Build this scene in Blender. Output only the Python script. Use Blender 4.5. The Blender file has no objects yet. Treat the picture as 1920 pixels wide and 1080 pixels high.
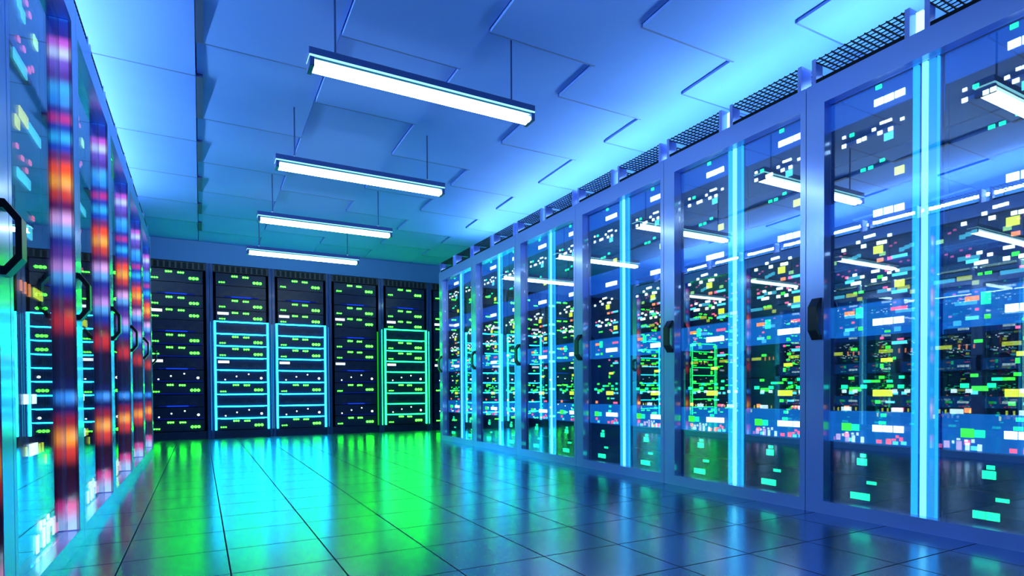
import bpy, bmesh, math, random
from mathutils import Vector, Matrix

scene = bpy.context.scene
COL = scene.collection
random.seed(7)

# ------------------------------------------------------------------ sizes
RX, LX = 2.92, -0.471            # front planes of the two glass rows
PITCH = 1.1013                   # width of one cabinet
R0, L0 = 2.0355, 2.1214          # seam between the first and second cabinet of each row
HR, HL = 2.30, 2.389             # cabinet heights
BACK = 9.5187                    # front plane of the racks at the far end
RACK, RACKW = 0.8407, 0.7377
RACKX = 0.1825                   # left light bar of the first cyan rack
CEIL = 2.87
XA, XB, YA, YB = -1.75, 4.75, -2.6, 10.25
ORD = ['first', 'second', 'third', 'fourth', 'fifth', 'sixth', 'seventh', 'eighth', 'ninth', 'tenth', 'eleventh', 'twelfth', 'thirteenth']


# ------------------------------------------------------------------ materials
def new_mat(name):
    m = bpy.data.materials.new(name)
    m.use_nodes = True
    nt = m.node_tree
    for n in list(nt.nodes):
        nt.nodes.remove(n)
    out = nt.nodes.new('ShaderNodeOutputMaterial')
    return m, nt, out


def paint(name, col, rough=0.5, metal=0.0, coat=0.0, noise=0.0, nscale=30.0, spec=0.5, emit=None, strength=0.0, aniso=None):
    m, nt, out = new_mat(name)
    b = nt.nodes.new('ShaderNodeBsdfPrincipled')
    nt.links.new(b.outputs[0], out.inputs[0])
    b.inputs['Base Color'].default_value = (*col, 1)
    b.inputs['Roughness'].default_value = rough
    b.inputs['Metallic'].default_value = metal
    b.inputs['Specular IOR Level'].default_value = spec
    b.inputs['Coat Weight'].default_value = coat
    b.inputs['Coat Roughness'].default_value = 0.08
    if emit:
        b.inputs['Emission Color'].default_value = (*emit, 1)
        b.inputs['Emission Strength'].default_value = strength
    if noise > 0:
        tc = nt.nodes.new('ShaderNodeTexCoord')
        nz = nt.nodes.new('ShaderNodeTexNoise')
        nz.inputs['Scale'].default_value = nscale
        nz.inputs['Detail'].default_value = 4
        nt.links.new(tc.outputs['Object'], nz.inputs['Vector'])
        mr = nt.nodes.new('ShaderNodeMapRange')
        mr.inputs['To Min'].default_value = max(0.02, rough - noise)
        mr.inputs['To Max'].default_value = rough + noise
        nt.links.new(nz.outputs['Fac'], mr.inputs['Value'])
        nt.links.new(mr.outputs[0], b.inputs['Roughness'])
    return m


def lamp(name, col, strength):
    m, nt, out = new_mat(name)
    e = nt.nodes.new('ShaderNodeEmission')
    e.inputs['Color'].default_value = (*col, 1)
    e.inputs['Strength'].default_value = strength
    nt.links.new(e.outputs[0], out.inputs[0])
    return m


def glass(name):
    m, nt, out = new_mat(name)
    mix = nt.nodes.new('ShaderNodeMixShader')
    tr = nt.nodes.new('ShaderNodeBsdfTransparent')
    tr.inputs[0].default_value = (0.93, 0.97, 1.0, 1)
    gl = nt.nodes.new('ShaderNodeBsdfGlossy')
    gl.inputs['Roughness'].default_value = 0.0
    gl.inputs['Color'].default_value = (0.96, 0.98, 1, 1)
    lw = nt.nodes.new('ShaderNodeLayerWeight')
    lw.inputs['Blend'].default_value = 0.5
    pw = nt.nodes.new('ShaderNodeMath'); pw.operation = 'POWER'; pw.inputs[1].default_value = 4.0
    ma = nt.nodes.new('ShaderNodeMath'); ma.operation = 'MULTIPLY_ADD'
    ma.inputs[1].default_value = 0.45; ma.inputs[2].default_value = GLASS_BASE
    nt.links.new(lw.outputs['Facing'], pw.inputs[0])
    nt.links.new(pw.outputs[0], ma.inputs[0])
    nt.links.new(ma.outputs[0], mix.inputs[0])
    nt.links.new(tr.outputs[0], mix.inputs[1])
    nt.links.new(gl.outputs[0], mix.inputs[2])
    nt.links.new(mix.outputs[0], out.inputs[0])
    return m


def ramp_glow(name, stops, zmin, zmax, strength):
    """Emission ramp along a strip, painting the reflected LED colours."""
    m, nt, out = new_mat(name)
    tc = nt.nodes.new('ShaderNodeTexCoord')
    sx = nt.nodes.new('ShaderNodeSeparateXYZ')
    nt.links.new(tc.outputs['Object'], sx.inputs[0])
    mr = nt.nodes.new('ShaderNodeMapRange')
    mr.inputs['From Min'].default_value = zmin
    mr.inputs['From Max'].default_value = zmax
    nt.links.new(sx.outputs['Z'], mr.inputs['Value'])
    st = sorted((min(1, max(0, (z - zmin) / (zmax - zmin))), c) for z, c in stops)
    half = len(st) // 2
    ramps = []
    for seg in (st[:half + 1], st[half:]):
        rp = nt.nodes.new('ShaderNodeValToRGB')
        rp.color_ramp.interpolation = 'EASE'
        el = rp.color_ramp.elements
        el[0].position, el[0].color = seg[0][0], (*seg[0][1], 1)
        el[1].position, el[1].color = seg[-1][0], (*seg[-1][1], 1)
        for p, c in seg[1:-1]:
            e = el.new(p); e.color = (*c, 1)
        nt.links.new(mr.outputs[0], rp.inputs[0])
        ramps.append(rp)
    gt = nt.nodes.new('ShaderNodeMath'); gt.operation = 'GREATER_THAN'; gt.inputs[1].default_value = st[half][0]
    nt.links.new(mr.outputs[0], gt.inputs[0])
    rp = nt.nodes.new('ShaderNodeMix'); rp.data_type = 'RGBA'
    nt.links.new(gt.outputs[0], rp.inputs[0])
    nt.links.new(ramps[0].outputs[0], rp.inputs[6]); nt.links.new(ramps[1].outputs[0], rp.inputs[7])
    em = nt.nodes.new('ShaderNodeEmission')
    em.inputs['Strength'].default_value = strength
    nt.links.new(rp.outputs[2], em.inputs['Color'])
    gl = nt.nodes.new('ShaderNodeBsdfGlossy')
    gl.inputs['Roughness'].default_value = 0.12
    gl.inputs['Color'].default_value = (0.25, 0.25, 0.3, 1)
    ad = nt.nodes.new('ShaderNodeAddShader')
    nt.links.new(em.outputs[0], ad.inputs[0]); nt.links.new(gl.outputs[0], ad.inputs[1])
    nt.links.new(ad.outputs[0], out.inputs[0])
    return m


def floor_mat():
    m, nt, out = new_mat('polished_dark_floor_tiles')
    N, K = nt.nodes.new, nt.links.new
    tc = N('ShaderNodeTexCoord')
    mp = N('ShaderNodeMapping')
    mp.inputs['Location'].default_value = (-0.09, -0.12, 0)
    K(tc.outputs['Object'], mp.inputs['Vector'])
    br = N('ShaderNodeTexBrick')
    br.offset = 0.0
    br.inputs['Scale'].default_value = 1.0
    br.inputs['Brick Width'].default_value = 0.372
    br.inputs['Row Height'].default_value = 0.372
    br.inputs['Mortar Size'].default_value = 0.0035
    br.inputs['Mortar Smooth'].default_value = 0.3
    K(mp.outputs[0], br.inputs['Vector'])
    nz = N('ShaderNodeTexNoise'); nz.inputs['Scale'].default_value = 6; nz.inputs['Detail'].default_value = 5
    K(tc.outputs['Object'], nz.inputs['Vector'])
    mr = N('ShaderNodeMapRange')
    mr.inputs['To Min'].default_value = FLOOR_R - 0.008; mr.inputs['To Max'].default_value = FLOOR_R + 0.012
    K(nz.outputs['Fac'], mr.inputs['Value'])
    mxr = N('ShaderNodeMix'); mxr.data_type = 'FLOAT'
    K(br.outputs['Fac'], mxr.inputs[0]); K(mr.outputs[0], mxr.inputs[2]); mxr.inputs[3].default_value = 0.55
    mc = N('ShaderNodeMix'); mc.data_type = 'RGBA'
    mc.inputs[6].default_value = (*FLOOR_C, 1); mc.inputs[7].default_value = (0.02, 0.03, 0.06, 1)
    K(br.outputs['Fac'], mc.inputs[0])
    b = N('ShaderNodeBsdfGlossy')
    K(mc.outputs[2], b.inputs['Color']); K(mxr.outputs[0], b.inputs['Roughness'])
    df = N('ShaderNodeBsdfDiffuse'); df.inputs['Color'].default_value = (0.012, 0.018, 0.06, 1)
    lw = N('ShaderNodeLayerWeight'); lw.inputs['Blend'].default_value = 0.5
    pw = N('ShaderNodeMath'); pw.operation = 'POWER'; pw.inputs[1].default_value = 2.2
    ma = N('ShaderNodeMath'); ma.operation = 'MULTIPLY_ADD'; ma.inputs[1].default_value = 0.78; ma.inputs[2].default_value = 0.20
    K(lw.outputs['Facing'], pw.inputs[0]); K(pw.outputs[0], ma.inputs[0])
    mx = N('ShaderNodeMixShader')
    K(ma.outputs[0], mx.inputs[0]); K(df.outputs[0], mx.inputs[1]); K(b.outputs[0], mx.inputs[2])
    bp = N('ShaderNodeBump'); bp.inputs['Strength'].default_value = 0.35; bp.inputs['Distance'].default_value = 0.002; bp.invert = True
    K(br.outputs['Fac'], bp.inputs['Height']); K(bp.outputs[0], b.inputs['Normal'])
    K(mx.outputs[0], out.inputs[0])
    return m


def ceil_mat():
    m, nt, out = new_mat('blue_ceiling_panels')
    N, K = nt.nodes.new, nt.links.new
    tc = N('ShaderNodeTexCoord'); nz = N('ShaderNodeTexNoise'); nz.inputs['Scale'].default_value = 1.5
    K(tc.outputs['Object'], nz.inputs['Vector'])
    rp = N('ShaderNodeValToRGB')
    a, c = CEIL_C
    rp.color_ramp.elements[0].position = 0.3; rp.color_ramp.elements[0].color = (*a, 1)
    rp.color_ramp.elements[1].position = 0.7; rp.color_ramp.elements[1].color = (*c, 1)
    K(nz.outputs['Fac'], rp.inputs[0])
    b = N('ShaderNodeBsdfPrincipled'); b.inputs['Roughness'].default_value = 0.6
    b.inputs['Specular IOR Level'].default_value = 0.2
    K(rp.outputs[0], b.inputs['Base Color']); K(b.outputs[0], out.inputs[0])
    return m


# ---- tuning
GLASS_BASE = 0.27
FLOOR_R, FLOOR_M, FLOOR_C = 0.20, 0.9, (0.55, 0.75, 1.0)
CEIL_C = ((0.115, 0.26, 0.90), (0.135, 0.29, 0.94))
WASH = 80.0
PEND = 14.0

M = {}
M['floor'] = floor_mat()
M['ceiling'] = ceil_mat()
M['seam'] = paint('ceiling_seam_strip', (0.035, 0.09, 0.42), 0.6)
M['dash'] = paint('ceiling_recess_shade', (0.008, 0.03, 0.16), 0.7)
M['wall'] = paint('blue_wall_paint', (0.07, 0.24, 0.60), 0.55)
M['frame'] = paint('lavender_blue_lacquered_steel', (0.31, 0.46, 1.0), 0.22, 0.5, 0.3)
M['shell'] = paint('dark_navy_cabinet_steel', (0.012, 0.022, 0.10), 0.4, 0.2)
M['glass'] = glass('reflective_door_glass')
M['black'] = paint('black_handle_plastic', (0.006, 0.007, 0.014), 0.35)
M['bolt'] = paint('steel_bolt', (0.45, 0.5, 0.6), 0.3, 1.0)
M['server'] = paint('dark_navy_server_face', (0.006, 0.012, 0.055), 0.35, 0.1, 0.0, 0.08, 40)
M['backlit'] = paint('backlit_blue_acrylic', (0.01, 0.05, 0.30), 0.2, 0, 0, 0, 30, 0.5, (0.010, 0.13, 0.80), 0.75)
M['backlit_low'] = paint('backlit_cyan_blue_acrylic', (0.01, 0.05, 0.30), 0.2, 0, 0, 0, 30, 0.5, (0.008, 0.22, 0.80), 0.9)
M['rack'] = paint('navy_rack_steel', (0.035, 0.07, 0.22), 0.35, 0.3, 0.2, 0.06, 20)
M['rack_server'] = paint('black_server_face', (0.007, 0.014, 0.058), 0.38, 0.1, 0.0, 0.08, 50)
M['slot'] = paint('black_vent_slot', (0.002, 0.003, 0.008), 0.7)
M['vent'] = paint('dark_grey_vent_fin', (0.05, 0.06, 0.08), 0.5)
M['wire'] = paint('dark_steel_wire', (0.002, 0.006, 0.015), 0.6, 0.0, 0, 0, 30, 0.1)
M['traysteel'] = paint('blue_tray_steel', (0.22, 0.32, 0.85), 0.3, 0.3, 0.2)
M['housing'] = paint('dark_blue_lamp_housing', (0.02, 0.06, 0.26), 0.4, 0.2)
M['lip'] = paint('teal_lamp_reflector', (0.03, 0.16, 0.26), 0.35)
M['rod'] = paint('blue_steel_rod', (0.02, 0.05, 0.2), 0.4, 0.5)
M['backplate'] = paint('blue_column_backing', (0.008, 0.04, 0.35), 0.25, 0.2)

E = {}
E['w'] = lamp('white_led', (0.72, 1.0, 0.97), 4.0)
E['t'] = lamp('teal_led', (0.012, 1.0, 0.38), 3.0)
E['p'] = lamp('pink_led', (1.0, 0.16, 0.34), 2.0)
E['y'] = lamp('yellow_led', (0.80, 1.0, 0.07), 2.0)
E['g'] = lamp('green_led', (0.05, 1.0, 0.06), 2.5)
E['g2'] = lamp('pale_green_led', (0.45, 1.0, 0.25), 3.0)
E['c'] = lamp('cyan_led', (0.10, 0.75, 0.95), 2.2)
E['o'] = lamp('orange_led', (1.0, 0.32, 0.12), 2.2)
E['p2'] = lamp('pale_pink_led', (1.0, 0.6, 0.75), 2.5)
LEDNAME = {'w': 'white', 't': 'teal', 'p': 'pink', 'y': 'yellow', 'g': 'green', 'g2': 'pale green', 'c': 'cyan', 'o': 'orange', 'p2': 'pale pink'}
E['tube'] = lamp('pendant_tube_light', (0.72, 0.97, 1.0), PEND)
E['lip'] = lamp('cyan_lip_glow', (0.30, 0.85, 1.0), 1.6)
E['wash'] = lamp('ceiling_wash_tube_light', (0.50, 0.95, 1.0), WASH)
E['wash_left'] = lamp('pale_ceiling_wash_tube_light', (0.62, 1.0, 0.95), 150.0)
E['post'] = lamp('cyan_white_post_light', (0.35, 0.95, 1.0), 2.5)
E['core'] = lamp('white_cyan_column_light', (0.20, 0.86, 1.0), 3.0)
E['band'] = lamp('cyan_column_light', (0.02, 0.46, 1.0), 2.0)
E['band2'] = lamp('blue_cyan_column_light', (0.015, 0.40, 0.97), 1.5)
E['neon_c'] = lamp('cyan_neon_frame_light', (0.009, 0.62, 0.90), 14.0)
E['neon_g'] = lamp('green_neon_frame_light', (0.009, 1.0, 0.14), 11.0)
E['spill_g'] = lamp('green_spill_glow', (0.01, 0.55, 0.02), 0.9)
E['thin_c'] = lamp('cyan_post_edge_glow', (0.02, 0.40, 0.85), 1.1)
E['green'] = lamp('green_status_light', (0.015, 1.0, 0.009), 48.0)
E['bluebar'] = lamp('blue_bar_light', (0.006, 0.06, 0.9), 1.0)
E['bluebar2'] = lamp('dim_blue_bar_light', (0.003, 0.02, 0.5), 0.5)
E['label'] = lamp('lit_white_label', (0.8, 0.95, 1.0), 1.6)
E['dot'] = lamp('white_status_light', (0.75, 1.0, 0.9), 4.0)


# ------------------------------------------------------------------ mesh helpers
class MB:
    def __init__(self, T=None):
        self.v, self.f, self.T = [], [], T

    def _add(self, vs, fs):
        o = len(self.v)
        self.v += [self.T(*p) if self.T else p for p in vs]
        self.f += [tuple(o + i for i in f) for f in fs]

    def box(self, x0, x1, y0, y1, z0, z1):
        self._add([(x0, y0, z0), (x1, y0, z0), (x1, y1, z0), (x0, y1, z0), (x0, y0, z1), (x1, y0, z1), (x1, y1, z1), (x0, y1, z1)],
                  [(0, 3, 2, 1), (4, 5, 6, 7), (0, 1, 5, 4), (1, 2, 6, 5), (2, 3, 7, 6), (3, 0, 4, 7)])
        return self

    def cyl(self, a, b, r, n=12, r2=None):
        a, b = Vector(a), Vector(b)
        d = (b - a).normalized()
        u = d.orthogonal().normalized(); w = d.cross(u)
        r2 = r if r2 is None else r2
        vs = []
        for p, rr in ((a, r), (b, r2)):
            for i in range(n):
                t = 2 * math.pi * i / n
                vs.append(tuple(p + (u * math.cos(t) + w * math.sin(t)) * rr))
        fs = [(i, (i + 1) % n, n + (i + 1) % n, n + i) for i in range(n)] + [tuple(range(n - 1, -1, -1)), tuple(range(n, 2 * n))]
        self._add(vs, fs)
        return self

    def ring(self, cx, cz, y, r, ri, th, n=14):
        """flat ring in the x-z plane, front at y - th"""
        vs = []
        for rr, yy in ((r, y), (r, y - th), (ri, y - th), (ri, y)):
            for i in range(n):
                t = 2 * math.pi * i / n
                vs.append((cx + rr * math.cos(t), yy, cz + rr * math.sin(t)))
        fs = []
        for k in range(4):
            for i in range(n):
                j = (i + 1) % n
                k2 = (k + 1) % 4
                fs.append((k * n + i, k * n + j, k2 * n + j, k2 * n + i))
        self._add(vs, fs)
        return self

    def mesh(self, name, bevel=0.0):
        me = bpy.data.meshes.new(name)
        me.from_pydata(self.v, [], self.f)
        bm = bmesh.new(); bm.from_mesh(me)
        bmesh.ops.recalc_face_normals(bm, faces=bm.faces)
        if bevel:
            bmesh.ops.bevel(bm, geom=list(bm.edges), offset=bevel, segments=2, profile=0.5, affect='EDGES')
        bm.to_mesh(me); bm.free()
        return me


def link(name, me, mat=None, parent=None, label=None):
    if me is not None and mat is not None and not me.materials:
        me.materials.append(mat)
    o = bpy.data.objects.new(name, me)
    COL.objects.link(o)
    if parent is not None:
        o.parent = parent
    if label:
        o['label'] = label
    return o


def tag(o, label, cat, group=None, kind=None):
    if label: o['label'] = label
    if cat: o['category'] = cat
    if group: o['group'] = group
    if kind: o['kind'] = kind
    return o


def copy_tree(o, parent=None):
    c = o.copy(); COL.objects.link(c)
    c.parent = parent
    for ch in KIDS.get(o.name, []):
        k = copy_tree(ch, c)
        KIDS.setdefault(c.name, []).append(k)
    return c


KIDS = {}


def part(name, me, mat, parent, label=None):
    o = link(name, me, mat, parent, label)
    KIDS.setdefault(parent.name, []).append(o)
    return o


def structure(name, mb, mat):
    o = link(name, mb.mesh(name), mat)
    o['kind'] = 'structure'
    return o


# ------------------------------------------------------------------ room shell
structure('floor', MB().box(XA, XB, YA, YB, -0.1, 0.0), M['floor'])
structure('wall_far', MB().box(XA, XB, YB, YB + 0.1, 0.0, CEIL), M['wall'])
structure('trim_1', MB().box(XA, XB, 9.532, 9.60, 2.549, CEIL + 0.05), M['wall'])
structure('wall_near', MB().box(XA, XB, YA - 0.1, YA, 0.0, CEIL), M['wall'])
structure('wall_left', MB().box(XA - 0.1, XA, YA, YB, 0.0, CEIL), M['wall'])
structure('wall_right', MB().box(XB, XB + 0.1, YA, YB, 0.0, CEIL), M['wall'])

# ceiling of staggered panels, each hanging a little lower at its far edge
cm = MB()
EVEN = [-2.6, -1.432, -0.508, 0.416, 1.34, 2.273, 3.206, 4.14, 5.267, 6.255, 7.161, 8.057, 8.898, 9.531]
ODD = [-2.6, -1.894, -0.97, -0.046, 0.878, 1.802, 2.735, 3.659, 4.583, 5.766, 6.727, 7.651, 8.482, 9.531]
CW = 0.79
k0 = -2
for k in range(-3, 7):
    xa, xb = max(XA, k * CW), min(XB, (k + 1) * CW)
    if xb <= xa:
        continue
    rows = EVEN if k % 2 == 0 else ODD
    for a, b in zip(rows, rows[1:]):
        hi, lo = CEIL + 0.018, CEIL - 0.018
        g = 0.004
        vs = [(xa + g, a + g, hi), (xb - g, a + g, hi), (xb - g, b - g, lo), (xa + g, b - g, lo),
              (xa + g, a + g, CEIL + 0.08), (xb - g, a + g, CEIL + 0.08), (xb - g, b - g, CEIL + 0.08), (xa + g, b - g, CEIL + 0.08)]
        cm._add(vs, [(0, 3, 2, 1), (4, 5, 6, 7), (0, 1, 5, 4), (1, 2, 6, 5), (2, 3, 7, 6), (3, 0, 4, 7)])
cm.box(XA, XB, YA, YB, CEIL + 0.08, CEIL + 0.15)
n_panel = len(cm.f); n_dash = 0
for k in range(-3, 7):
    xa, xb = max(XA, k * CW), min(XB, (k + 1) * CW)
    rows = EVEN if k % 2 == 0 else ODD
    for b in rows[1:-1]:
        cm.box(xa, xb, b - 0.008, b + 0.004, CEIL - 0.0185, CEIL + 0.02)
n_dash = len(cm.f)
for o_, e_ in zip(ODD[1:], EVEN[1:]):
    if e_ > o_:
        cm.box(0.0, 0.042, o_, e_, CEIL - 0.020, CEIL + 0.02)  # shade of a recessed slot painted as a dark strip
ceil = structure('ceiling', cm, M['ceiling'])
ceil.data.materials.append(M['seam'])
ceil.data.materials.append(M['dash'])
for i_, p_ in enumerate(ceil.data.polygons):
    if i_ >= n_panel:
        p_.material_index = 2 if i_ >= n_dash else 1


# ------------------------------------------------------------------ LED tables: (across, height, width, height of the light, colour)
LED_RIGHT = [(-0.107,2.2,0.025,0.027,'p'),(0.049,2.2,0.025,0.018,'t'),(0.049,2.181,0.028,0.02,'t'),(0.05,2.106,0.044,0.034,'w'),(0.099,2.105,0.044,0.034,'w'),(0.15,2.105,0.045,0.033,'w'),(-0.128,1.996,0.017,0.014,'w'),(0.065,1.995,0.018,0.013,'w'),(0.085,1.994,0.015,0.013,'w'),(0.104,1.994,0.017,0.013,'w'),(-0.086,1.993,0.023,0.017,'t'),(0.026,1.977,0.018,0.015,'w'),(0.161,1.976,0.018,0.014,'w'),(-0.128,1.95,0.022,0.019,'w'),(-0.022,1.95,0.021,0.019,'w'),(-0.049,1.949,0.021,0.019,'w'),(0.056,1.949,0.023,0.018,'w'),(0.107,1.949,0.022,0.018,'w'),(0.098,1.917,0.043,0.037,'c'),(0.068,1.809,0.023,0.015,'t'),(-0.027,1.791,0.024,0.016,'t'),(0.011,1.791,0.023,0.016,'t'),(0.149,1.732,0.044,0.039,'y'),(0.048,1.552,0.044,0.034,'w'),(0.098,1.552,0.042,0.034,'w'),(0.149,1.551,0.045,0.033,'w'),(0.027,1.446,0.016,0.014,'w'),(0.008,1.445,0.017,0.014,'w'),(-0.012,1.444,0.017,0.014,'w'),(0.105,1.427,0.018,0.014,'w'),(-0.051,1.426,0.019,0.015,'w'),(-0.128,1.401,0.02,0.016,'w'),(-0.023,1.4,0.024,0.018,'w'),(0.054,1.4,0.021,0.017,'w'),(0.08,1.399,0.021,0.017,'w'),(0.05,1.367,0.046,0.038,'y'),(0.161,1.315,0.074,0.015,'c'),(0.108,1.313,0.025,0.016,'p'),(0.06,1.312,0.03,0.018,'o'),(0.027,1.261,0.019,0.014,'w'),(0.047,1.261,0.018,0.014,'w'),(-0.068,1.26,0.02,0.014,'w'),(0.09,1.254,0.013,0.01,'p'),(-0.111,1.254,0.016,0.013,'p'),(0.142,1.245,0.016,0.012,'w'),(-0.029,1.244,0.019,0.014,'w'),(0.104,1.242,0.017,0.012,'w'),(0.06,1.228,0.025,0.017,'g'),(-0.095,1.228,0.047,0.015,'c'),(0.16,1.226,0.069,0.014,'c'),(-0.075,1.216,0.024,0.017,'w'),(-0.049,1.216,0.024,0.017,'w'),(0.029,1.215,0.023,0.017,'w'),(0.082,1.215,0.022,0.017,'w'),(0.152,1.182,0.045,0.034,'y'),(0.085,1.171,0.022,0.01,'p'),(-0.035,1.166,0.024,0.013,'g'),(-0.065,1.166,0.016,0.011,'g'),(0.103,1.159,0.014,0.012,'o'),(0.16,1.142,0.071,0.016,'c'),(-0.095,1.063,0.053,0.021,'o'),(0.16,1.06,0.074,0.017,'p'),(-0.043,1.059,0.034,0.054,'t'),(-0.076,1.013,0.013,0.011,'p'),(0.049,1.003,0.046,0.034,'w'),(0.099,1.003,0.044,0.033,'w'),(0.15,1.003,0.045,0.032,'w'),(-0.037,0.978,0.021,0.019,'g'),(-0.094,0.977,0.049,0.016,'c'),(0.097,0.949,0.025,0.01,'g'),(0.07,0.92,0.015,0.012,'p'),(0.158,0.908,0.028,0.01,'p'),(0.16,0.892,0.069,0.016,'c'),(-0.07,0.873,0.031,0.014,'g'),(0.1,0.872,0.022,0.015,'g'),(0.13,0.816,0.013,0.013,'g'),(0.094,0.809,0.055,0.02,'y'),(0.07,0.78,0.014,0.023,'g'),(0.07,0.723,0.025,0.015,'g'),(-0.084,0.722,0.028,0.015,'g'),(0.164,0.722,0.023,0.015,'t'),(-0.001,0.704,0.037,0.014,'t'),(0.04,0.704,0.043,0.013,'g'),(0.108,0.703,0.026,0.013,'t'),(0.111,0.679,0.028,0.015,'g'),(-0.121,0.677,0.032,0.02,'t'),(-0.02,0.677,0.03,0.019,'t'),(0.161,0.676,0.027,0.018,'t'),(-0.063,0.664,0.06,0.022,'g'),(-0.083,0.646,0.025,0.016,'c'),(0.05,0.644,0.045,0.034,'y'),(0.098,0.644,0.046,0.033,'y'),(0.136,0.644,0.022,0.015,'c'),(0.184,0.644,0.022,0.015,'c'),(0.052,0.599,0.024,0.017,'g'),(0.111,0.599,0.041,0.011,'c'),(-0.108,0.564,0.025,0.022,'o'),(0.148,0.562,0.051,0.017,'p'),(0.079,0.547,0.025,0.017,'t'),(0.074,0.494,0.032,0.016,'t'),(-0.109,0.465,0.05,0.04,'g'),(0.049,0.465,0.045,0.034,'w'),(0.099,0.465,0.045,0.033,'w'),(0.151,0.465,0.045,0.033,'w'),(-0.062,0.464,0.038,0.033,'t'),(0.145,0.429,0.013,0.013,'p'),(-0.109,0.423,0.022,0.022,'p'),(0.163,0.417,0.015,0.02,'p'),(0.129,0.413,0.019,0.01,'p'),(0.104,0.411,0.02,0.01,'p'),(-0.082,0.399,0.025,0.019,'c'),(0.058,0.399,0.025,0.019,'p'),(0.183,0.399,0.024,0.017,'c'),(0.105,0.398,0.025,0.019,'p'),(0.137,0.397,0.024,0.017,'c'),(-0.021,0.32,0.029,0.018,'t'),(-0.027,0.287,0.049,0.036,'t'),(0.022,0.183,0.047,0.016,'t'),(-0.063,0.107,0.046,0.034,'t'),(-0.012,0.107,0.049,0.035,'t')]
LED_LEFT = [(-0.148,1.917,0.058,0.041,'c'),(-0.089,1.919,0.057,0.042,'c'),(-0.027,1.921,0.064,0.043,'c'),(-0.13,1.489,0.056,0.037,'c'),(-0.071,1.492,0.058,0.038,'c'),(-0.006,1.496,0.065,0.038,'c'),(-0.132,2.16,0.044,0.041,'c'),(-0.084,2.149,0.05,0.042,'c'),(-0.033,2.134,0.052,0.043,'c'),(-0.144,1.705,0.055,0.041,'y'),(-0.085,1.708,0.057,0.042,'y'),(-0.022,1.711,0.064,0.043,'y'),(0.058,1.711,0.06,0.037,'c'),(0.12,1.716,0.058,0.038,'c'),(0.185,1.718,0.066,0.039,'c'),(0.162,2.13,0.064,0.041,'g2'),(0.005,1.316,0.066,0.049,'c'),(0.123,1.075,0.144,0.038,'y'),(-0.136,1.071,0.013,0.04,'o'),(-0.076,1.071,0.014,0.045,'o'),(-0.013,1.071,0.015,0.049,'o'),(0.03,2.218,0.027,0.018,'p'),(0.077,2.196,0.028,0.018,'p'),(-0.099,2.006,0.024,0.017,'p'),(-0.024,2.007,0.026,0.017,'p'),(0.052,1.962,0.027,0.018,'p'),(0.104,1.992,0.028,0.018,'p'),(-0.15,1.586,0.023,0.016,'p'),(-0.079,1.565,0.025,0.017,'p'),(0.033,1.587,0.027,0.017,'p'),(-0.019,1.538,0.026,0.017,'p'),(0.067,1.374,0.028,0.018,'p'),(-0.095,0.643,0.054,0.039,'w'),(0.03,0.643,0.051,0.039,'w'),(0.005,0.426,0.116,0.047,'w'),(-0.106,0.443,0.012,0.036,'y'),(0.1,0.424,0.014,0.039,'y'),(0.155,0.42,0.015,0.04,'y'),(0.221,0.414,0.016,0.041,'y')]


# ------------------------------------------------------------------ glass-door cabinets
def row_map(side):
    s = 1 if side == 'right' else -1
    return lambda a, b, z: (s * b, a, z)      # a along the row, b into the cabinet


def handle_mesh(T, a0, a1, z0, z1):
    h = MB(T)
    zc = (z0 + z1) / 2
    out = [(0.0, z0), (-0.012, z0), (-0.047, z0 + 0.048), (-0.047, z1 - 0.048), (-0.012, z1), (0.0, z1)]
    inn = [(0.0, z0 + 0.024), (-0.008, z0 + 0.024), (-0.033, z0 + 0.058), (-0.033, z1 - 0.058), (-0.008, z1 - 0.024), (0.0, z1 - 0.024)]
    n = len(out)
    vs = []
    for a in (a0, a1):
        for (b, z) in out: vs.append((a, b - 0.0005, z))
        for (b, z) in inn: vs.append((a, b - 0.0005, z))
    fs = []
    m = 2 * n
    for i in range(n - 1):
        fs.append((i, i + 1, n + i + 1, n + i))
        fs.append((m + i, m + n + i, m + n + i + 1, m + i + 1))
        fs.append((i, m + i, m + i + 1, i + 1))
        fs.append((n + i, n + i + 1, m + n + i + 1, m + n + i))
    fs.append((0, n, m + n, m)); fs.append((n - 1, m + n - 1, m + 2 * n - 1, 2 * n - 1))
    h._add(vs, fs)
    return h.mesh('handle')


JAMB = 0.044
ZS = {'right': 1.0, 'left': HL / HR}


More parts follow.
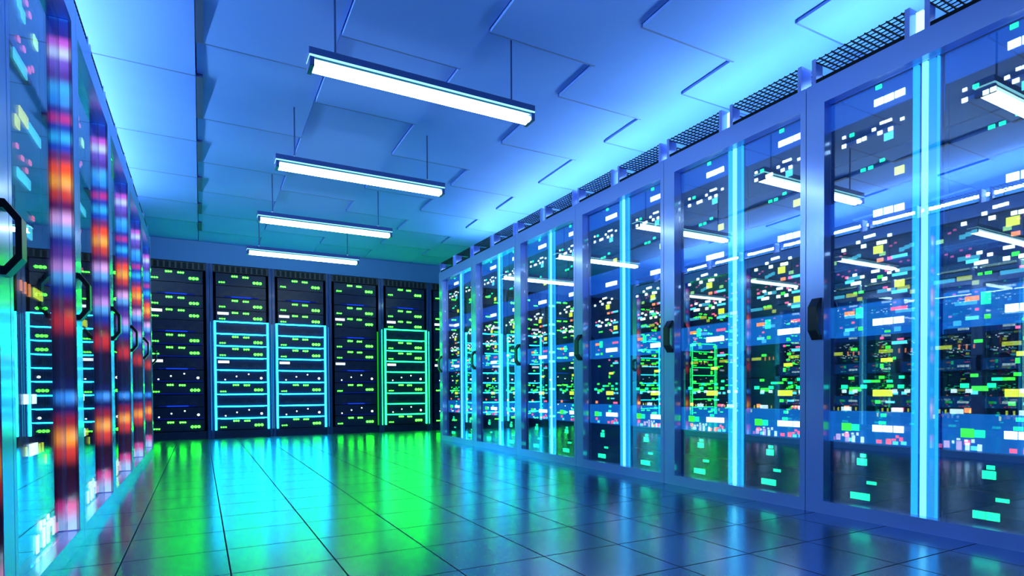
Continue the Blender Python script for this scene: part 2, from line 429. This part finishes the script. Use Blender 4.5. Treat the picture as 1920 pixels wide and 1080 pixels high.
def make_cabinet(side):
    T = row_map(side)
    H = HR if side == 'right' else HL
    p = PITCH
    root = link('server_cabinet', None)
    # carcass
    s = MB(T)
    g = 0.002
    s.box(g, 0.012, 0.062, 0.92, 0.0, H - 0.012)
    s.box(p - 0.012, p - g, 0.062, 0.92, 0.0, H - 0.012)
    s.box(g, p - g, 0.90, 0.92, 0.0, H - 0.012)
    s.box(g, p - g, 0.062, 0.92, H - 0.03, H)
    s.box(g, p - g, 0.062, 0.92, 0.0, 0.035)
    part('carcass', s.mesh('carcass'), M['shell'], root)
    # door: one framed leaf with a wide handle stile at the far side
    zt, zb = H - 0.118, 0.068
    d = MB(T)
    d.box(p - 0.104, p - g, 0.0, 0.06, 0.0, H)
    d.box(g, 0.034, 0.0, 0.06, 0.0, H)
    d.box(0.034, p - 0.104, 0.0, 0.06, zt, H)
    d.box(0.034, p - 0.104, 0.0, 0.06, 0.0, zb)
    door = part('door', d.mesh('door_frame'), M['frame'], root)
    gm = MB(T); gm.box(0.0345, p - 0.1045, JAMB, JAMB + 0.004, zb + 0.0005, zt - 0.0005)
    part('glass_pane', gm.mesh('glass_pane'), M['glass'], door, 'reflective clear glass')
    k = ZS[side]
    hz0, hz1 = (0.93, 1.152) if side == 'right' else (0.985, 1.19)
    part('handle', handle_mesh(T, p - 0.094, p - 0.044, hz0, hz1), M['black'], door, 'black handle')
    for zz in (hz0 + 0.007, hz1 - 0.007):
        for aa in (p - 0.084, p - 0.054):
            part('handle_bolt', MB(T).box(aa - 0.0028, aa + 0.0028, -0.0125, -0.0095, zz - 0.0028, zz + 0.0028).mesh('handle_bolt'), M['bolt'], door, 'small steel bolt')
    if side == 'right':
        # lit column between the two server columns
        cc = MB(T); cc.box(0.500, 0.616, 0.115, 0.135, 0.05, zt + 0.02)
        colm = part('light_column', cc.mesh('column_backing'), M['backplate'], root)
        for a0, a1, b0, mt in ((0.592, 0.616, 0.100, 'band'), (0.554, 0.573, 0.092, 'core'), (0.520, 0.548, 0.100, 'band2'), (0.506, 0.512, 0.098, 'band')):
            part('light_tube', MB(T).box(a0, a1, b0, 0.1145, 0.05, zt + 0.02).mesh('light_tube'), E[mt], colm)
        lp = MB(T); lp.box(p / 2 - 0.004, p / 2 + 0.026, 0.045, 0.06, H + 0.0005, H + 0.118)
        part('light_post', lp.mesh('light_post'), E['post'], root, 'cyan white light post on the roof')
    else:
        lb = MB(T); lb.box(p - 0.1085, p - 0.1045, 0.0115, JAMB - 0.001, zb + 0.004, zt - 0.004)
        part('jamb_glow', lb.mesh('jamb_glow'), M['rgb'], door, 'multicoloured LED reflections painted on the door jamb')  # blurred LED reflections on the metal jamb, drawn as an emissive strip
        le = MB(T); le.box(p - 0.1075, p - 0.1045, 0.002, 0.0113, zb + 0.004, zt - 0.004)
        part('jamb_glow_edge', le.mesh('jamb_glow_edge'), M['rgb_dim'], door, 'dim edge of the painted LED reflections')
        ds = MB(T); ds.box(p - 0.50, p - 0.12, 0.0705, 0.076, 0.07, 0.20)
        dsp = part('bar_board', ds.mesh('bar_backing'), M['server'], root)  # dark board carrying emissive bars at the foot of the glass
        for u, z, w, h, c in BARS:
            part('lit_bar', MB(T).box(u - w / 2, u + w / 2, 0.067, 0.0704, z - h / 2, z + h / 2).mesh('lit_bar'), E[c], dsp)
    return root


BARS = [(0.60, 0.105, 0.036, 0.065, 'w'), (0.70, 0.11, 0.036, 0.075, 'w'), (0.77, 0.115, 0.045, 0.085, 'p2'), (0.875, 0.12, 0.05, 0.07, 'p2'),
        (0.71, 0.165, 0.028, 0.022, 'w'), (0.775, 0.175, 0.03, 0.02, 'w'), (0.655, 0.165, 0.026, 0.034, 'w'), (0.82, 0.145, 0.02, 0.03, 'w'), (0.93, 0.10, 0.03, 0.04, 'p')]

sk = (0.05, 0.42, 1.0)
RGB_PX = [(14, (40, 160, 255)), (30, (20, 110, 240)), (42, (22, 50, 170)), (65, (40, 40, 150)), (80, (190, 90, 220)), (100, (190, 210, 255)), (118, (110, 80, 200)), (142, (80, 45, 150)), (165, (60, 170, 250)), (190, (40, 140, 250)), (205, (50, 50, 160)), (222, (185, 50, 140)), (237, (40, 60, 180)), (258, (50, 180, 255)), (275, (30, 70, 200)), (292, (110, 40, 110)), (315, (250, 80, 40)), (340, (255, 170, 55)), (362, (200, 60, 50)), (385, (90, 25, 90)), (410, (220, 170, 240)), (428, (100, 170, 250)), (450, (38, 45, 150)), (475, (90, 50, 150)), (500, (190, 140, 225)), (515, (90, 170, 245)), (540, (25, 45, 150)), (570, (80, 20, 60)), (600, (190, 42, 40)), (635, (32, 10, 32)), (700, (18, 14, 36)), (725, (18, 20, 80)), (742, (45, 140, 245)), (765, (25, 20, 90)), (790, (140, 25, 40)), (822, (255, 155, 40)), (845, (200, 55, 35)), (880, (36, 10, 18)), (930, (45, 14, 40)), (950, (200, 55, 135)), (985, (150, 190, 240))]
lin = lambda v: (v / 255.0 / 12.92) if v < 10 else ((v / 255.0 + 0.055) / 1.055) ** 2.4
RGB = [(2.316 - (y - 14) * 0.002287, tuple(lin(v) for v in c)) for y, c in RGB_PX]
M['rgb'] = ramp_glow('jamb_reflection_glow', RGB, 0.07, 2.33, 1.2)  # reflected LED colours put into the emission by height
M['rgb_dim'] = ramp_glow('dim_jamb_reflection_glow', RGB, 0.07, 2.33, 0.38)


def make_tray(side):
    """wire cable tray that covers half a cabinet roof"""
    T = row_map(side)
    root = link('cable_tray', None)
    L, Hh = 0.488, 0.132
    w = MB(T)
    r = 0.003
    n = 15
    D = 0.262
    for i in range(n):
        a = 0.004 + (L - 0.008) * i / (n - 1)
        w.box(a - r, a + r, 0.002, D, Hh - 2 * r, Hh)
    for j in range(9):
        b = 0.004 + (D - 0.008) * j / 8
        w.box(0.0045, L - 0.0045, b - r, b + r, Hh - 2 * r - 0.003, Hh - 2 * r - 0.0003 + 0.0005)
    part('wire_mesh', w.mesh('wire_mesh'), M['wire'], root)
    for a0, a1, f0, f1 in ((0.0, 0.003, 0.0, 0.022), (L - 0.003, L, L - 0.022, L)):
        e = MB(T)
        e.box(a0, a1, 0.0, 0.085, 0.0, Hh + 0.001)
        e.box(f0, f1, -0.0025, 0.0, 0.0, Hh + 0.001)
        part('end_plate', e.mesh('end_plate'), M['traysteel'], root)
    for i in (0, 1):
        a = 0.0035 if i == 0 else L - 0.0085
        part('rear_post', MB(T).box(a, a + 0.005, D - 0.005, D, 0.0, Hh - 0.008).mesh('rear_post'), M['wire'], root)
    b = MB(T)
    b.box(0.0225, L - 0.0225, 0.0, 0.004, 0.0, 0.020)
    part('base_rail', b.mesh('base_rail'), M['wire'], root)
    return root


def build_units(side, leds, zlo, zhi, kinds, cuts, width, front, depth=0.5):
    """twelve server prototypes of one column; returns list of (root, z0)"""
    T = row_map(side)
    s = 1 if side == 'left' else -1             # leds: + across = towards the photographer on the right, away on the left
    out = []
    cache = {}
    for i, (z0, z1) in enumerate(cuts):
        kd = kinds[i]
        b = MB(T); b.box(-width / 2, width / 2, front, front + depth, 0.0, z1 - z0 - 0.006)
        # ears and a vent groove give the face its relief
        b.box(-width / 2, -width / 2 + 0.016, front - 0.004, front, 0.004, z1 - z0 - 0.010)
        b.box(width / 2 - 0.016, width / 2, front - 0.004, front, 0.004, z1 - z0 - 0.010)
        root = link('rack_server', b.mesh('server_body'), M[kd])
        for (u, z, w, h, c) in leds:
            if not (z0 <= z < z1):
                continue
            zz = min(max(z - z0, h / 2 + 0.004), z1 - z0 - 0.010 - h / 2)
            uu = s * u
            lim = width / 2 - 0.018 - w / 2
            uu = min(max(uu, -lim), lim)
            me = MB(T).box(uu - w / 2, uu + w / 2, front - 0.005, front - 0.0002, zz - h / 2, zz + h / 2).mesh('light')
            big = w > 0.035 and h > 0.025
            part('display_panel' if big else 'status_light', me, E[c], root, LEDNAME[c] + (' display panel' if big else ' status light'))
        out.append((root, z0))
    return out


# right row: four repeats of blue-lit unit / lights unit / dark unit
RC = []
RK = []
for m_ in range(4):
    zc = 2.129 - 0.559 * m_
    a, b_, c_ = min(zc + 0.099, 2.2), zc - 0.068, zc - 0.27
    d_ = zc - 0.46
    if m_ == 3:
        c_, d_ = 0.215, 0.042
    RC += [(b_, a), (c_, b_), (d_, c_)]
    RK += ['backlit' if m_ in (0, 1) else 'backlit_low', 'server', 'server']
LC = []
for i in range(12):
    z1 = 2.26 - i * 0.1845
    LC.append((z1 - 0.1845, z1))
LC[-1] = (0.042, LC[-1][1])

right_protos = build_units('right', LED_RIGHT, 0, 0, RK, RC, 0.41, 0.100)
left_protos = build_units('left', LED_LEFT, 0, 0, ['server'] * 12, LC, 0.462, 0.120)
R_LOOK = ['blue-lit server with three white panels', 'dark server with scattered small lights', 'dark server with few bright lights']


def place(proto, used, loc):
    o = proto if not used.get(proto.name) else copy_tree(proto)
    used[proto.name] = True
    o.location = loc
    return o


used = {}
cabR, cabL = make_cabinet('right'), make_cabinet('left')
trayR, trayL = make_tray('right'), make_tray('left')


def look(leds, z0, z1, lit):
    n = {}
    for u, z, w, h, c in leds:
        if z0 <= z < z1:
            n[c] = n.get(c, 0) + 1
    top = sorted(n, key=lambda c: -n[c])
    cols = [LEDNAME[c].split()[-1] for c in top[:2]]
    cols = list(dict.fromkeys(cols))
    base = 'blue-lit server' if lit else 'dark server'
    return base + (' with ' + ' and '.join(cols) + ' lights' if cols else ' without lights')


for i in range(6):
    ya = R0 + PITCH * (i - 1)
    o = place(cabR, used, (RX, ya, 0))
    tag(o, f'lavender-blue glass-door cabinet with cyan light column, {ORD[i]} from camera in right row', 'server cabinet', 'glass cabinets of the right row')
    for j in range(2):
        n = 2 * i + j
        t = place(trayR, used, (RX + 0.004, ya + 0.031 + j * PITCH / 2, HR + 0.001))
        tag(t, f'wire mesh cable tray on top of right glass row, {ORD[n]} from camera', 'cable tray', 'cable trays on the right row')
        yc = ya + PITCH - 0.278 - (0.55 if j == 0 else 0.0)
        for q, (pr, z0) in enumerate(right_protos):
            sv = place(pr, used, (RX, yc, RC[q][0]))
            lab = f'{look(LED_RIGHT, *RC[q], RK[q] != "server")}, {ORD[q]} down in {ORD[n]} column from camera, right row'
            tag(sv, lab, 'server', f'servers in the {ORD[n]} column of the right row')
for i in range(6):
    ya = L0 + PITCH * (i - 1)
    o = place(cabL, used, (LX, ya, 0))
    tag(o, f'glass-door cabinet with multicoloured painted jamb reflections, {ORD[i]} from camera in left row', 'server cabinet', 'glass cabinets of the left row')
    for j in range(2):
        t = place(trayL, used, (LX - 0.026, ya + 0.031 + j * PITCH / 2, HL + 0.001))
        tag(t, f'wire mesh cable tray on top of left glass row, {ORD[2 * i + j]} from camera', 'cable tray', 'cable trays on the left row')
        if i == 0:
            continue
        n = 2 * (i - 1) + j
        yc = ya + PITCH - 0.293 - (0.55 if j == 0 else 0.0)
        for q, (pr, z0) in enumerate(left_protos):
            sv = place(pr, used, (LX, yc, LC[q][0]))
            lab = f'{look(LED_LEFT, *LC[q], False)}, {ORD[q]} down in {ORD[n]} visible column, left row'
            tag(sv, lab, 'server', f'servers in the {ORD[n]} column of the left row')

# long tubes lying on the cabinet roofs that wash the ceiling
for side, X0, s, H, y0, lab in (('right', RX, 1, HR, R0, 'long cyan-white tube light on roof of right glass row washing the ceiling'), ('left', LX, -1, HL, L0, 'long cyan-white tube light on roof of left glass row washing the ceiling')):
    root = link('tube_light', None)
    tag(root, lab, 'light', 'ceiling wash lights')
    root.location = (X0 + s * 0.50, y0 - PITCH, H + 0.001)
    Ln = PITCH * 6
    part('tube', MB().cyl((0, 0.06, 0.20), (0, Ln - 0.06, 0.20), 0.016, 10).mesh('tube'), E['wash' if side == 'right' else 'wash_left'], root)
    for yy in (0.03, Ln - 0.06):
        part('end_holder', MB().box(-0.02, 0.02, yy, yy + 0.03, 0.0, 0.225).mesh('end_holder'), M['traysteel'], root)


# ------------------------------------------------------------------ pendant lamps
def make_pendant():
    root = link('pendant_lamp', None)
    W = 0.686
    h = MB()
    h.box(-W, W, -0.05, 0.05, 0.066, 0.105)
    part('housing', h.mesh('housing', 0.004), M['housing'], root)
    l = MB(); l.box(-W + 0.004, W - 0.004, -0.052, 0.052, 0.059, 0.0655)
    part('lip_glow', l.mesh('lip_glow'), E['lip'], root)  # tube light reflected on the housing edge, drawn as emission
    l = MB(); l.box(-W + 0.008, W - 0.008, -0.042, 0.042, 0.047, 0.0585)
    part('reflector', l.mesh('reflector'), M['lip'], root)
    for y in (-0.021, 0.021):
        part('tube', MB().cyl((-W + 0.03, y, 0.0235), (W - 0.03, y, 0.0235), 0.0175, 14).mesh('tube'), E['tube'], root)
    for sx in (-1, 1):
        xa, xb = sorted((sx * (W - 0.029), sx * (W - 0.004)))
        part('tube_holder', MB().box(xa, xb, -0.052, 0.052, 0.006, 0.0555).mesh('tube_holder', 0.003), M['housing'], root)
        rod = MB().cyl((sx * 0.5405, 0, 0.1055), (sx * 0.5405, 0, CEIL - 0.0 - PZ), 0.0055, 8)
        rd = part('rod', rod.mesh('rod'), M['rod'], root)
        part('rod_nut', MB().cyl((sx * 0.5405, 0, 0.1056), (sx * 0.5405, 0, 0.125), 0.012, 10).mesh('rod_nut'), M['bolt'], rd)
    return root


PZ = 2.368
pend = make_pendant()
PLY = [1.69, 3.234, 4.768, 6.33, 7.854]
names = ['pendant twin-tube lamp seen only mirrored in the nearest right glass door',
         'largest pendant twin-tube lamp in direct view, first of four', 'second pendant twin-tube lamp from camera', 'third pendant twin-tube lamp from camera', 'smallest pendant lamp, nearest the racks at the far end']
for i, y in enumerate(PLY):
    o = place(pend, used, (1.205, y, PZ))
    tag(o, names[i], 'lamp', 'pendant lamps')


# ------------------------------------------------------------------ racks at the far end
UZ = [1.709 - 0.1779 * k for k in range(10)]           # light lines between the lower nine units
BU = [(2.243, 2.424), (2.065, 2.243), (1.887, 2.065), (1.709, 1.887)] + [(UZ[k + 1], UZ[k]) for k in range(9)]
BU[-1] = (0.118, BU[-1][1])
BK = ['led', 'vent', 'led', 'label', 'vent', 'led', 'led', 'labelvent', 'dots', 'led', 'vent', 'dots', 'led']
TB = lambda x, y, z: (x, y, z)


def make_rack(neon, edge=False):
    root = link('server_rack', None)
    P0 = -0.0515                       # left edge of this rack relative to its left light bar
    P1 = P0 + RACK
    b = MB()
    b.box(P0 + 0.002, P0 + 0.014, 0.03, 0.7, 0.0, 2.54)
    b.box(P1 - 0.014, P1 - 0.002, 0.03, 0.7, 0.0, 2.54)
    b.box(P0 + 0.002, P1 - 0.002, 0.68, 0.7, 0.0, 2.54)
    b.box(P0 + 0.002, P1 - 0.002, 0.03, 0.7, 2.52, 2.54)
    part('carcass', b.mesh('carcass'), M['shell'], root)
    part('plinth', MB().box(P0 + 0.05, P1 - 0.05, 0.012, 0.04, 0.0, 0.112).mesh('plinth'), M['rack_server'], root)
    for a in (P0 + 0.002, P1 - 0.044):
        part('post', MB().box(a, a + 0.042, -0.012, 0.03, 0.0, 2.545).mesh('post', 0.003), M['rack'], root)
    vp = part('vent_panel', MB().box(P0 + 0.046, P1 - 0.046, 0.01, 0.03, 2.43, 2.54).mesh('vent_panel'), M['slot'], root)
    f = MB()
    nn = 11
    for i in range(nn):
        x = P0 + 0.06 + (RACK - 0.12) * i / (nn - 1)
        f.box(x - 0.012, x + 0.012, 0.0, 0.01, 2.44, 2.535)
    f.box(P0 + 0.05, P1 - 0.05, 0.002, 0.01, 2.44, 2.444)
    f.box(P0 + 0.05, P1 - 0.05, 0.002, 0.01, 2.531, 2.535)
    part('vent_fins', f.mesh('vent_fins'), M['vent'], vp)
    if neon:
        mt = E['neon_c'] if neon == 'cyan' else E['neon_g']
        fr = MB()
        W = RACKW
        fr.box(0.0, 0.026, -0.022, -0.013, 0.118, 1.718)
        fr.box(W - 0.026, W, -0.022, -0.013, 0.118, 1.718)
        for k in range(9):
            z = UZ[k]
            fr.box(0.026, W - 0.026, -0.022, -0.013, z - 0.004, z + 0.009)
            fr.box(0.075, W - 0.075, -0.022, -0.013, z - 0.009, z - 0.004)
        part('light_frame', fr.mesh('light_frame'), mt, root, neon + ' light frame')
        for a in (-0.046, W + 0.036):
            part('edge_glow', MB().box(a, a + 0.007, -0.02, -0.0125, 0.118, 1.70).mesh('edge_glow'), E['thin_c'] if neon == 'cyan' else E['neon_g'], root)  # lit post edges beside the neon, given their own emission
    if edge:
        part('edge_glow', MB().box(RACKW - 0.022, RACKW - 0.002, -0.02, -0.0125, 0.118, 1.66).mesh('edge_glow'), E['spill_g'], root, 'green spill of the next rack painted on')  # green light spilling from the next rack, drawn as a glowing strip
    return root


def make_rack_server(i, neon):
    z0, z1 = BU[i]
    h = z1 - z0 - 0.008
    kd = BK[i]
    x0, x1 = 0.032, RACKW - 0.032
    w = x1 - x0
    b = MB()
    b.box(x0, x1, 0.0, 0.6, 0.0, h)
    b.box(x0, x0 + 0.02, -0.004, 0.0, 0.004, h - 0.004)
    b.box(x1 - 0.02, x1, -0.004, 0.0, 0.004, h - 0.004)
    b.box(x0 + 0.03, x1 - 0.03, -0.003, 0.0, h - 0.012, h - 0.006)
    root = link('rack_server', b.mesh('server_body'), M['rack_server'])
    X = lambda t: x0 + w * t

    def dots(t0, t1, zz, r, n=3, name='indicator_light'):
        d = MB()
        xs = [X(t0) + (X(t1) - X(t0)) * (k + 0.5) / n for k in range(n)]
        for x in xs:
            d.cyl((x, -0.0002, zz), (x, -0.006, zz), r, 10)
        d.box(xs[0], xs[-1], -0.0022, -0.0004, zz - 0.002, zz + 0.002)
        return d.mesh(name)

    if kd in ('led', 'label'):
        part('indicator_light', dots(0.05, 0.185, 0.24 * h, 0.0085), E['green'], root, 'row of three green lights')
        part('indicator_light', dots(0.305, 0.435, 0.80 * h, 0.0115), E['green'], root, 'row of three green lights')
        part('indicator_light', dots(0.525, 0.655, 0.78 * h, 0.0115), E['green'], root, 'row of three green lights')
        rg = MB()
        for k in range(3):
            rg.ring(X(0.765 + 0.063 * k), 0.36 * h, -0.0004, 0.0175, 0.0085, 0.006)
        part('ring_light', rg.mesh('ring_light'), E['green'], root, 'three green ring lights')
    if kd in ('label', 'labelvent'):
        part('label_plate', MB().box(X(0.025), X(0.245), -0.006, -0.0002, 0.60 * h, 0.82 * h).mesh('label_plate'), E['label'], root, 'lit white label plate')
    if kd in ('vent', 'labelvent'):
        v = MB()
        for t0, n_ in ((0.16, 4), (0.50, 4), (0.74, 4)):
            for k in range(n_):
                x = X(t0 + 0.035 * k)
                v.box(x, x + 0.006, -0.003, -0.0002, 0.28 * h, (0.42 + 0.08 * (k % 3)) * h)
        v.box(X(0.10), X(0.90), -0.0016, -0.0002, 0.26 * h, 0.28 * h)
        part('vent_slats', v.mesh('vent_slats'), M['vent'], root)
    if kd == 'dots':
        for t, zz in ((0.16, 0.22), (0.385, 0.50), (0.63, 0.70)):
            part('indicator_light', MB().cyl((X(t), -0.0002, zz * h), (X(t), -0.006, zz * h), 0.0105, 10).mesh('indicator_light'), E['dot'], root, 'white status light')
        part('ring_light', MB().ring(X(0.885), 0.36 * h, -0.0004, 0.017, 0.008, 0.006).mesh('ring_light'), E['dot'], root, 'white ring light')
    if kd != 'dots' and (i in (1,) or (not neon and i in (4, 7, 10))):
        s = MB(); s.box(X(0.30), X(0.70), -0.006, -0.0002, 0.004, 0.020)
        part('light_strip', s.mesh('light_strip'), E['bluebar'], root, 'glowing blue strip')
        for a, c in ((0.16, 0.298), (0.702, 0.84)):
            part('light_strip', MB().box(X(a), X(c), -0.006, -0.0002, 0.005, 0.018).mesh('light_strip'), E['bluebar2'], root, 'dim blue strip')
    elif not neon and i in (5, 6, 8, 9, 11):
        part('light_strip', MB().box(X(0.12), X(0.97), -0.006, -0.0002, 0.004, 0.014).mesh('light_strip'), E['bluebar2'], root, 'dim blue strip')
    return root


RNAME = ['unlit-frame rack beside left row', 'left cyan-framed rack', 'right cyan-framed rack', 'unlit rack between cyan and green', 'green-framed rack', 'rack half hidden by right row']
RLAB = ['dark server rack without light frame at far end beside the left glass row', 'black server rack with cyan light frame, left of the two such racks', 'black server rack with cyan light frame, right of the two such racks',
        'dark server rack between the cyan-framed and green-framed racks', 'black server rack with green light frame at the far end', 'dark server rack half hidden behind the end of the right glass row']
SLOOK = {'led': 'black server with green lights', 'vent': 'black vented server', 'label': 'server with green lights and white label', 'labelvent': 'vented server with white label', 'dots': 'server with four white dots'}
protos = {}
for r in range(6):
    neon = {1: 'cyan', 2: 'cyan', 4: 'green'}.get(r)
    k = r - 1
    rk = make_rack(neon, edge=(r == 3))
    rk.location = (RACKX + RACK * k, BACK, 0)
    tag(rk, RLAB[r], 'server rack', 'racks at the far end')
    for i in range(13):
        key = (i, bool(neon))
        if key not in protos:
            o = protos[key] = make_rack_server(i, bool(neon))
        else:
            o = copy_tree(protos[key])
        o.location = (RACKX + RACK * k, BACK, BU[i][0] + 0.003)
        tag(o, f'{SLOOK[BK[i]]}, {ORD[i]} down in {RNAME[r]}', 'server', f'servers in the {RNAME[r]}')


# ------------------------------------------------------------------ camera
f, yaw, pitch, roll, sy, hcam = 1086.3605, 0.4931, 0.0161, -0.0056, 211.3655, 0.6626
F = Vector((math.sin(yaw), math.cos(yaw), 0)); R = Vector((math.cos(yaw), -math.sin(yaw), 0)); U = Vector((0, 0, 1))
F, U = F * math.cos(pitch) - U * math.sin(pitch), U * math.cos(pitch) + F * math.sin(pitch)
R, U = R * math.cos(roll) + U * math.sin(roll), U * math.cos(roll) - R * math.sin(roll)
cam = bpy.data.cameras.new('camera')
cam.sensor_width = 36.0
cam.sensor_fit = 'HORIZONTAL'
cam.lens = 36.0 * f / 1920.0
cam.shift_y = sy / 1920.0
cam.clip_start = 0.02
co = bpy.data.objects.new('camera', cam)
COL.objects.link(co)
m4 = Matrix((( R.x, U.x, -F.x, 0.0), (R.y, U.y, -F.y, 0.0), (R.z, U.z, -F.z, hcam), (0, 0, 0, 1)))
co.matrix_world = m4
scene.camera = co

w = bpy.data.worlds.new('world'); scene.world = w
w.use_nodes = True
w.node_tree.nodes['Background'].inputs[0].default_value = (0.02, 0.06, 0.3, 1)
w.node_tree.nodes['Background'].inputs[1].default_value = 0.5

scene.view_settings.view_transform = 'Standard'
scene.view_settings.look = 'None'
scene.view_settings.gamma = 1.0
scene.view_settings.exposure = 0.0
scene.view_settings.use_curve_mapping = False
